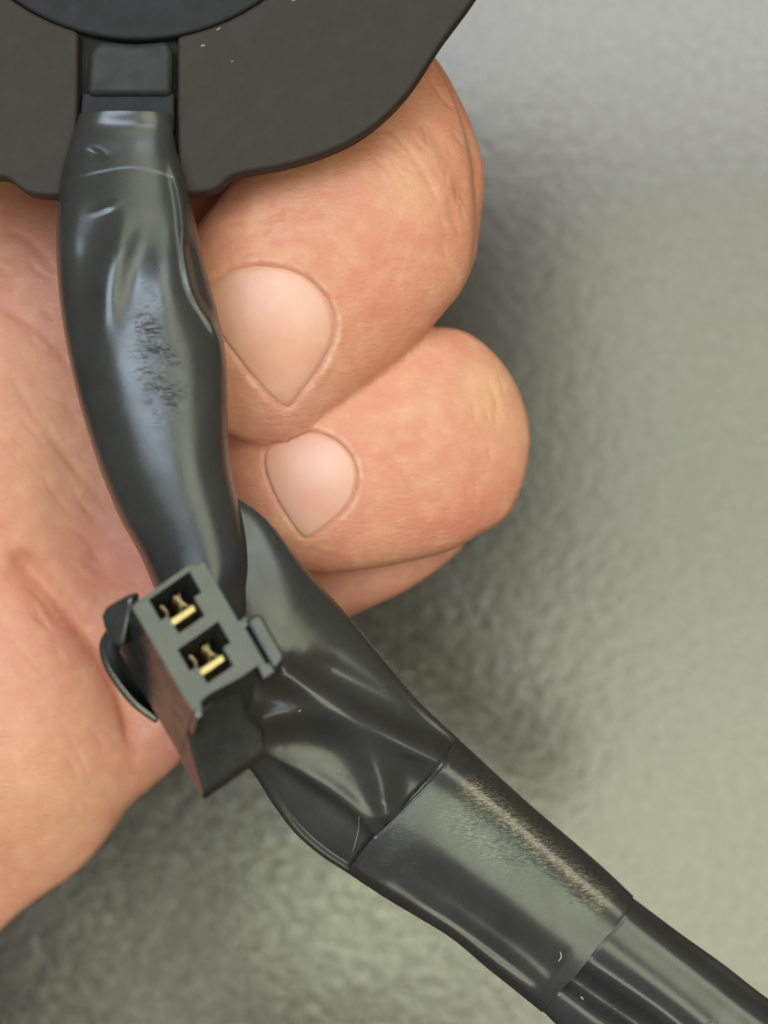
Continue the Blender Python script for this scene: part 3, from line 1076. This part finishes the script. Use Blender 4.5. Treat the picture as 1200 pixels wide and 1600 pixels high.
def aj(a, b):
    """front outline: chamfer of the upper right corner, slightly short lower edge"""
    if a == 0 and b == 133:
        return (16, 133)
    if a == 0 and b == 106:
        return (0, 112)
    if a == 190 and b in (28, 42):
        return (184, b)
    return (a, b)


bm = bmesh.new()
vc = {}


def gv(i, j, c):
    k_ = (i, j, c)
    if k_ not in vc:
        a, b = aj(al[i], bl[j])
        vc[k_] = bm.verts.new(K(a, b, c))
    return vc[k_]


DEP = 100
for i in range(len(al) - 1):
    for j in range(len(bl) - 1):
        hol = (i, j) in hollow
        c = DEP if hol else 0
        bm.faces.new([gv(i, j, c), gv(i + 1, j, c), gv(i + 1, j + 1, c), gv(i, j + 1, c)])
        for (di, dj, e) in ((1, 0, ((i + 1, j), (i + 1, j + 1))), (0, 1, ((i, j + 1), (i + 1, j + 1)))):
            ni, nj = i + di, j + dj
            if ni < len(al) - 1 and nj < len(bl) - 1 and (((ni, nj) in hollow) != hol):
                p, q = e
                bm.faces.new([gv(*p, 0), gv(*q, 0), gv(*q, DEP), gv(*p, DEP)])
rim = [(i, 0) for i in range(len(al))] + [(len(al) - 1, j) for j in range(1, len(bl))] + [(i, len(bl) - 1) for i in range(len(al) - 2, -1, -1)] + [(0, j) for j in range(len(bl) - 2, 0, -1)]
back = []
for k_, (i, j) in enumerate(rim):
    i2, j2 = rim[(k_ + 1) % len(rim)]
    bm.faces.new([gv(i, j, 0), gv(i2, j2, 0), gv(i2, j2, L_), gv(i, j, L_)])
bm.faces.new([gv(i, j, L_) for i, j in rim])
shell = bm_obj('connector_body', bm, M_CONN, conn, 0.00012, 3)

# small foot at the lower left of the face
bm = bmesh.new(); prism(bm, [(186, 0.5), (206, 2), (205, 14), (184, 22)], 1, 60)
bm_obj('corner_foot', bm, M_CONN, conn, 0.00015)

# rear flange
bm = bmesh.new(); sec = [(184, 40), (196, 66), (214, 92), (240, 118), (262, 136), (264, L_ + 14), (184, L_ + 14)]
lo_ = [bm.verts.new(K(a, 0.5, c)) for a, c in sec]; hi_ = [bm.verts.new(K(a, 104.0 if a < 230 else 118.0, c)) for a, c in sec]
bm.faces.new(lo_); bm.faces.new(hi_[::-1])
for i in range(len(sec)):
    j = (i + 1) % len(sec)
    bm.faces.new([lo_[i], hi_[i], hi_[j], lo_[j]])
bm_obj('rear_flange', bm, M_CONN, conn, 0.0009, 6)

# latch on the right : neck, slot, outer bar
bm = bmesh.new()
prism(bm, [(116, 131), (212, 124), (212, 140), (196, 140), (196, 138), (129, 138), (129, 139), (116, 139)], 2, 26)
prism(bm, [(116, 138.5), (129, 138.5), (129, 144), (116, 150)], 2, 26)
prism(bm, [(196, 139.5), (212, 139.5), (212, 144), (196, 144)], 2, 26)
bm_obj('latch_neck', bm, M_CONN, conn, 0.0001)
bm = bmesh.new()
prism(bm, [(122, 144), (124, 166), (132, 170), (200, 170), (208, 165), (210, 144)], -3, 34)
bm_obj('latch_bar', bm, M_CONN, conn, 0.0004, 4)

# contacts in the cavities
for a0_ in (0, 90):
    bm = bmesh.new(); prism(bm, [(a0_ + 50, 40), (a0_ + 61, 40), (a0_ + 62, 88), (a0_ + 51, 88)], 8, 70)
    bm_obj('gold_contact', bm, M_GOLD, conn, 0.00012)
    for b0, sg in ((42, 1), (68, 1), (88, -1)):
        vs, fs = [], []
        m_ = 14
        for k_ in range(m_):
            t = k_ / (m_ - 1)
            ang = -0.9 + 2.4 * t
            a_ = a0_ + 30 + 14 * math.sin(ang) * 1.0
            b_ = b0 + sg * 9 * math.cos(ang)
            for wdt in (-2.0, 2.0):
                for cc in (22, 80):
                    vs.append(K(a_, b_ + wdt, cc))
        for k_ in range(m_ - 1):
            o0 = k_ * 4; o1 = o0 + 4
            for q in ((0, 1), (1, 3), (3, 2), (2, 0)):
                fs.append((o0 + q[0], o0 + q[1], o1 + q[1], o1 + q[0]))
        fs += [(0, 2, 3, 1), (m_ * 4 - 4, m_ * 4 - 3, m_ * 4 - 1, m_ * 4 - 2)]
        adopt(mesh_obj('contact_spring', vs, fs, M_BRASS), conn)
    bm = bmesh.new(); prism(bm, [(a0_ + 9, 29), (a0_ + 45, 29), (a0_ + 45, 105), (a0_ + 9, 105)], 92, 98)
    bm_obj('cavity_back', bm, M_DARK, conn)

# lug at the upper left and the curved strap below it
lug = slab('side_lug', [(207, 926), (182, 939), (165, 949), (158, 963), (162, 982), (172, 998), (184, 1010), (192, 1012), (199, 980), (207, 946)], 0.1462, 0.0045, M_CONN, 0.0014, 6, tilt=lambda px, py: (px - 207) * 0.00003)
adopt(lug, conn)
st = resample([(172, 985), (162, 1000), (160, 1018), (168, 1044), (186, 1072), (208, 1098), (228, 1114), (246, 1126)], 40)
vs, fs = [], []
for i, p in enumerate(st):
    t = st[min(i + 1, 39)] - st[max(i - 1, 0)]
    t = t / np.linalg.norm(t); n_ = np.array([-t[1], t[0]])
    z = 0.1435 - 0.004 * i / 39
    for (o_, dz) in ((-6, 0), (5, 0), (5, -0.004), (-6, -0.004)):
        q = p + n_ * o_
        vs.append(P(q[0], q[1], z + dz))
for i in range(39):
    for k_ in range(4):
        fs.append((i * 4 + k_, i * 4 + (k_ + 1) % 4, i * 4 + 4 + (k_ + 1) % 4, i * 4 + 4 + k_))
fs += [(3, 2, 1, 0), (156, 157, 158, 159)]
strap = mesh_obj('side_strap', vs, fs, M_CONN)
mm = strap.modifiers.new('bevel', 'BEVEL'); mm.width = 0.00012; mm.segments = 3; mm.limit_method = 'ANGLE'
adopt(strap, conn)
inner = slab('strap_gap_shade', [(170, 988), (200, 1000), (268, 1130), (240, 1120), (208, 1096), (184, 1068), (167, 1040), (161, 1015)], 0.1360, 0.002, M_DARK, 0)  # dark panel standing in for the shade behind the strap
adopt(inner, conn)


# ------------------------------------------------------------------ lint and specks
def fibre(pts, z, rad, label, grp='bits of pale lint on the black parts'):
    pts = resample(pts, 14) if len(pts) > 2 else resample([pts[0], ((pts[0][0] + pts[1][0]) / 2 + 1, (pts[0][1] + pts[1][1]) / 2), pts[1]], 8)
    vs, fs = [], []
    n = len(pts)
    zz = z if hasattr(z, '__len__') else [z] * n
    for i, p in enumerate(pts):
        t = pts[min(i + 1, n - 1)] - pts[max(i - 1, 0)]
        t = t / np.linalg.norm(t)
        x, y, z_ = P(p[0], p[1], zz[i])
        r_ = rad * (0.5 + 0.5 * math.sin(math.pi * (i + 0.7) / (n + 0.4)))
        for k_ in range(5):
            a = 2 * math.pi * k_ / 5
            vs.append((x + t[1] * r_ * math.cos(a), y + t[0] * r_ * math.cos(a), z_ + r_ * math.sin(a)))
    for i in range(n - 1):
        for k_ in range(5):
            fs.append((i * 5 + k_, i * 5 + (k_ + 1) % 5, i * 5 + 5 + (k_ + 1) % 5, i * 5 + 5 + k_))
    fs += [tuple(range(5))[::-1], tuple((n - 1) * 5 + k_ for k_ in range(5))]
    o = mesh_obj('lint_fibre', vs, fs, M_LINT)
    o['label'] = label; o['category'] = 'lint'; o['group'] = grp
    return o


dg = bpy.context.evaluated_depsgraph_get()
dg.update()


def surf_z(px, py):
    o = Vector((0, 0, CAMZ)); x, y, z = P(px, py, 0.1)
    hit, loc, *_ = sc.ray_cast(dg, o, (Vector((x, y, z)) - o).normalized())
    return loc.z if hit else 0.0


def lint(pts, rad, label):
    c = [surf_z(*p) for p in (resample(pts, 14) if len(pts) > 2 else resample([pts[0], ((pts[0][0] + pts[1][0]) / 2 + 1, (pts[0][1] + pts[1][1]) / 2), pts[1]], 8))]
    return fibre(pts, [z + rad * 0.8 for z in c], rad, label)


lint([(561, 1276), (560, 1296), (556, 1314), (550, 1332)], 0.00003, 'long fine pale hair across the fold left of the tape seam')
lint([(875, 1487), (877, 1495), (872, 1503)], 0.00007, 'short white fleck on the dark middle of the tape band')
lint([(907, 1557), (911, 1562)], 0.00009, 'tiny white speck just past the second tape seam')
lint([(466, 1112), (470, 1109)], 0.00006, 'tiny pale speck on the fold right of the connector')
lint([(528, 1205), (530, 1203)], 0.00006, 'tiny pale speck inside the star-shaped fold')
lint([(338, 47), (344, 43)], 0.00007, 'short white fleck on the housing beside the round cover')
lint([(314, 72), (320, 70)], 0.00010, 'round pale crumb on the housing right of the slot')
lint([(361, 97), (364, 94)], 0.00005, 'faint speck on the housing below the crumb')
lint([(456, 2), (466, -4)], 0.00006, 'pale fleck at the top edge of the housing')
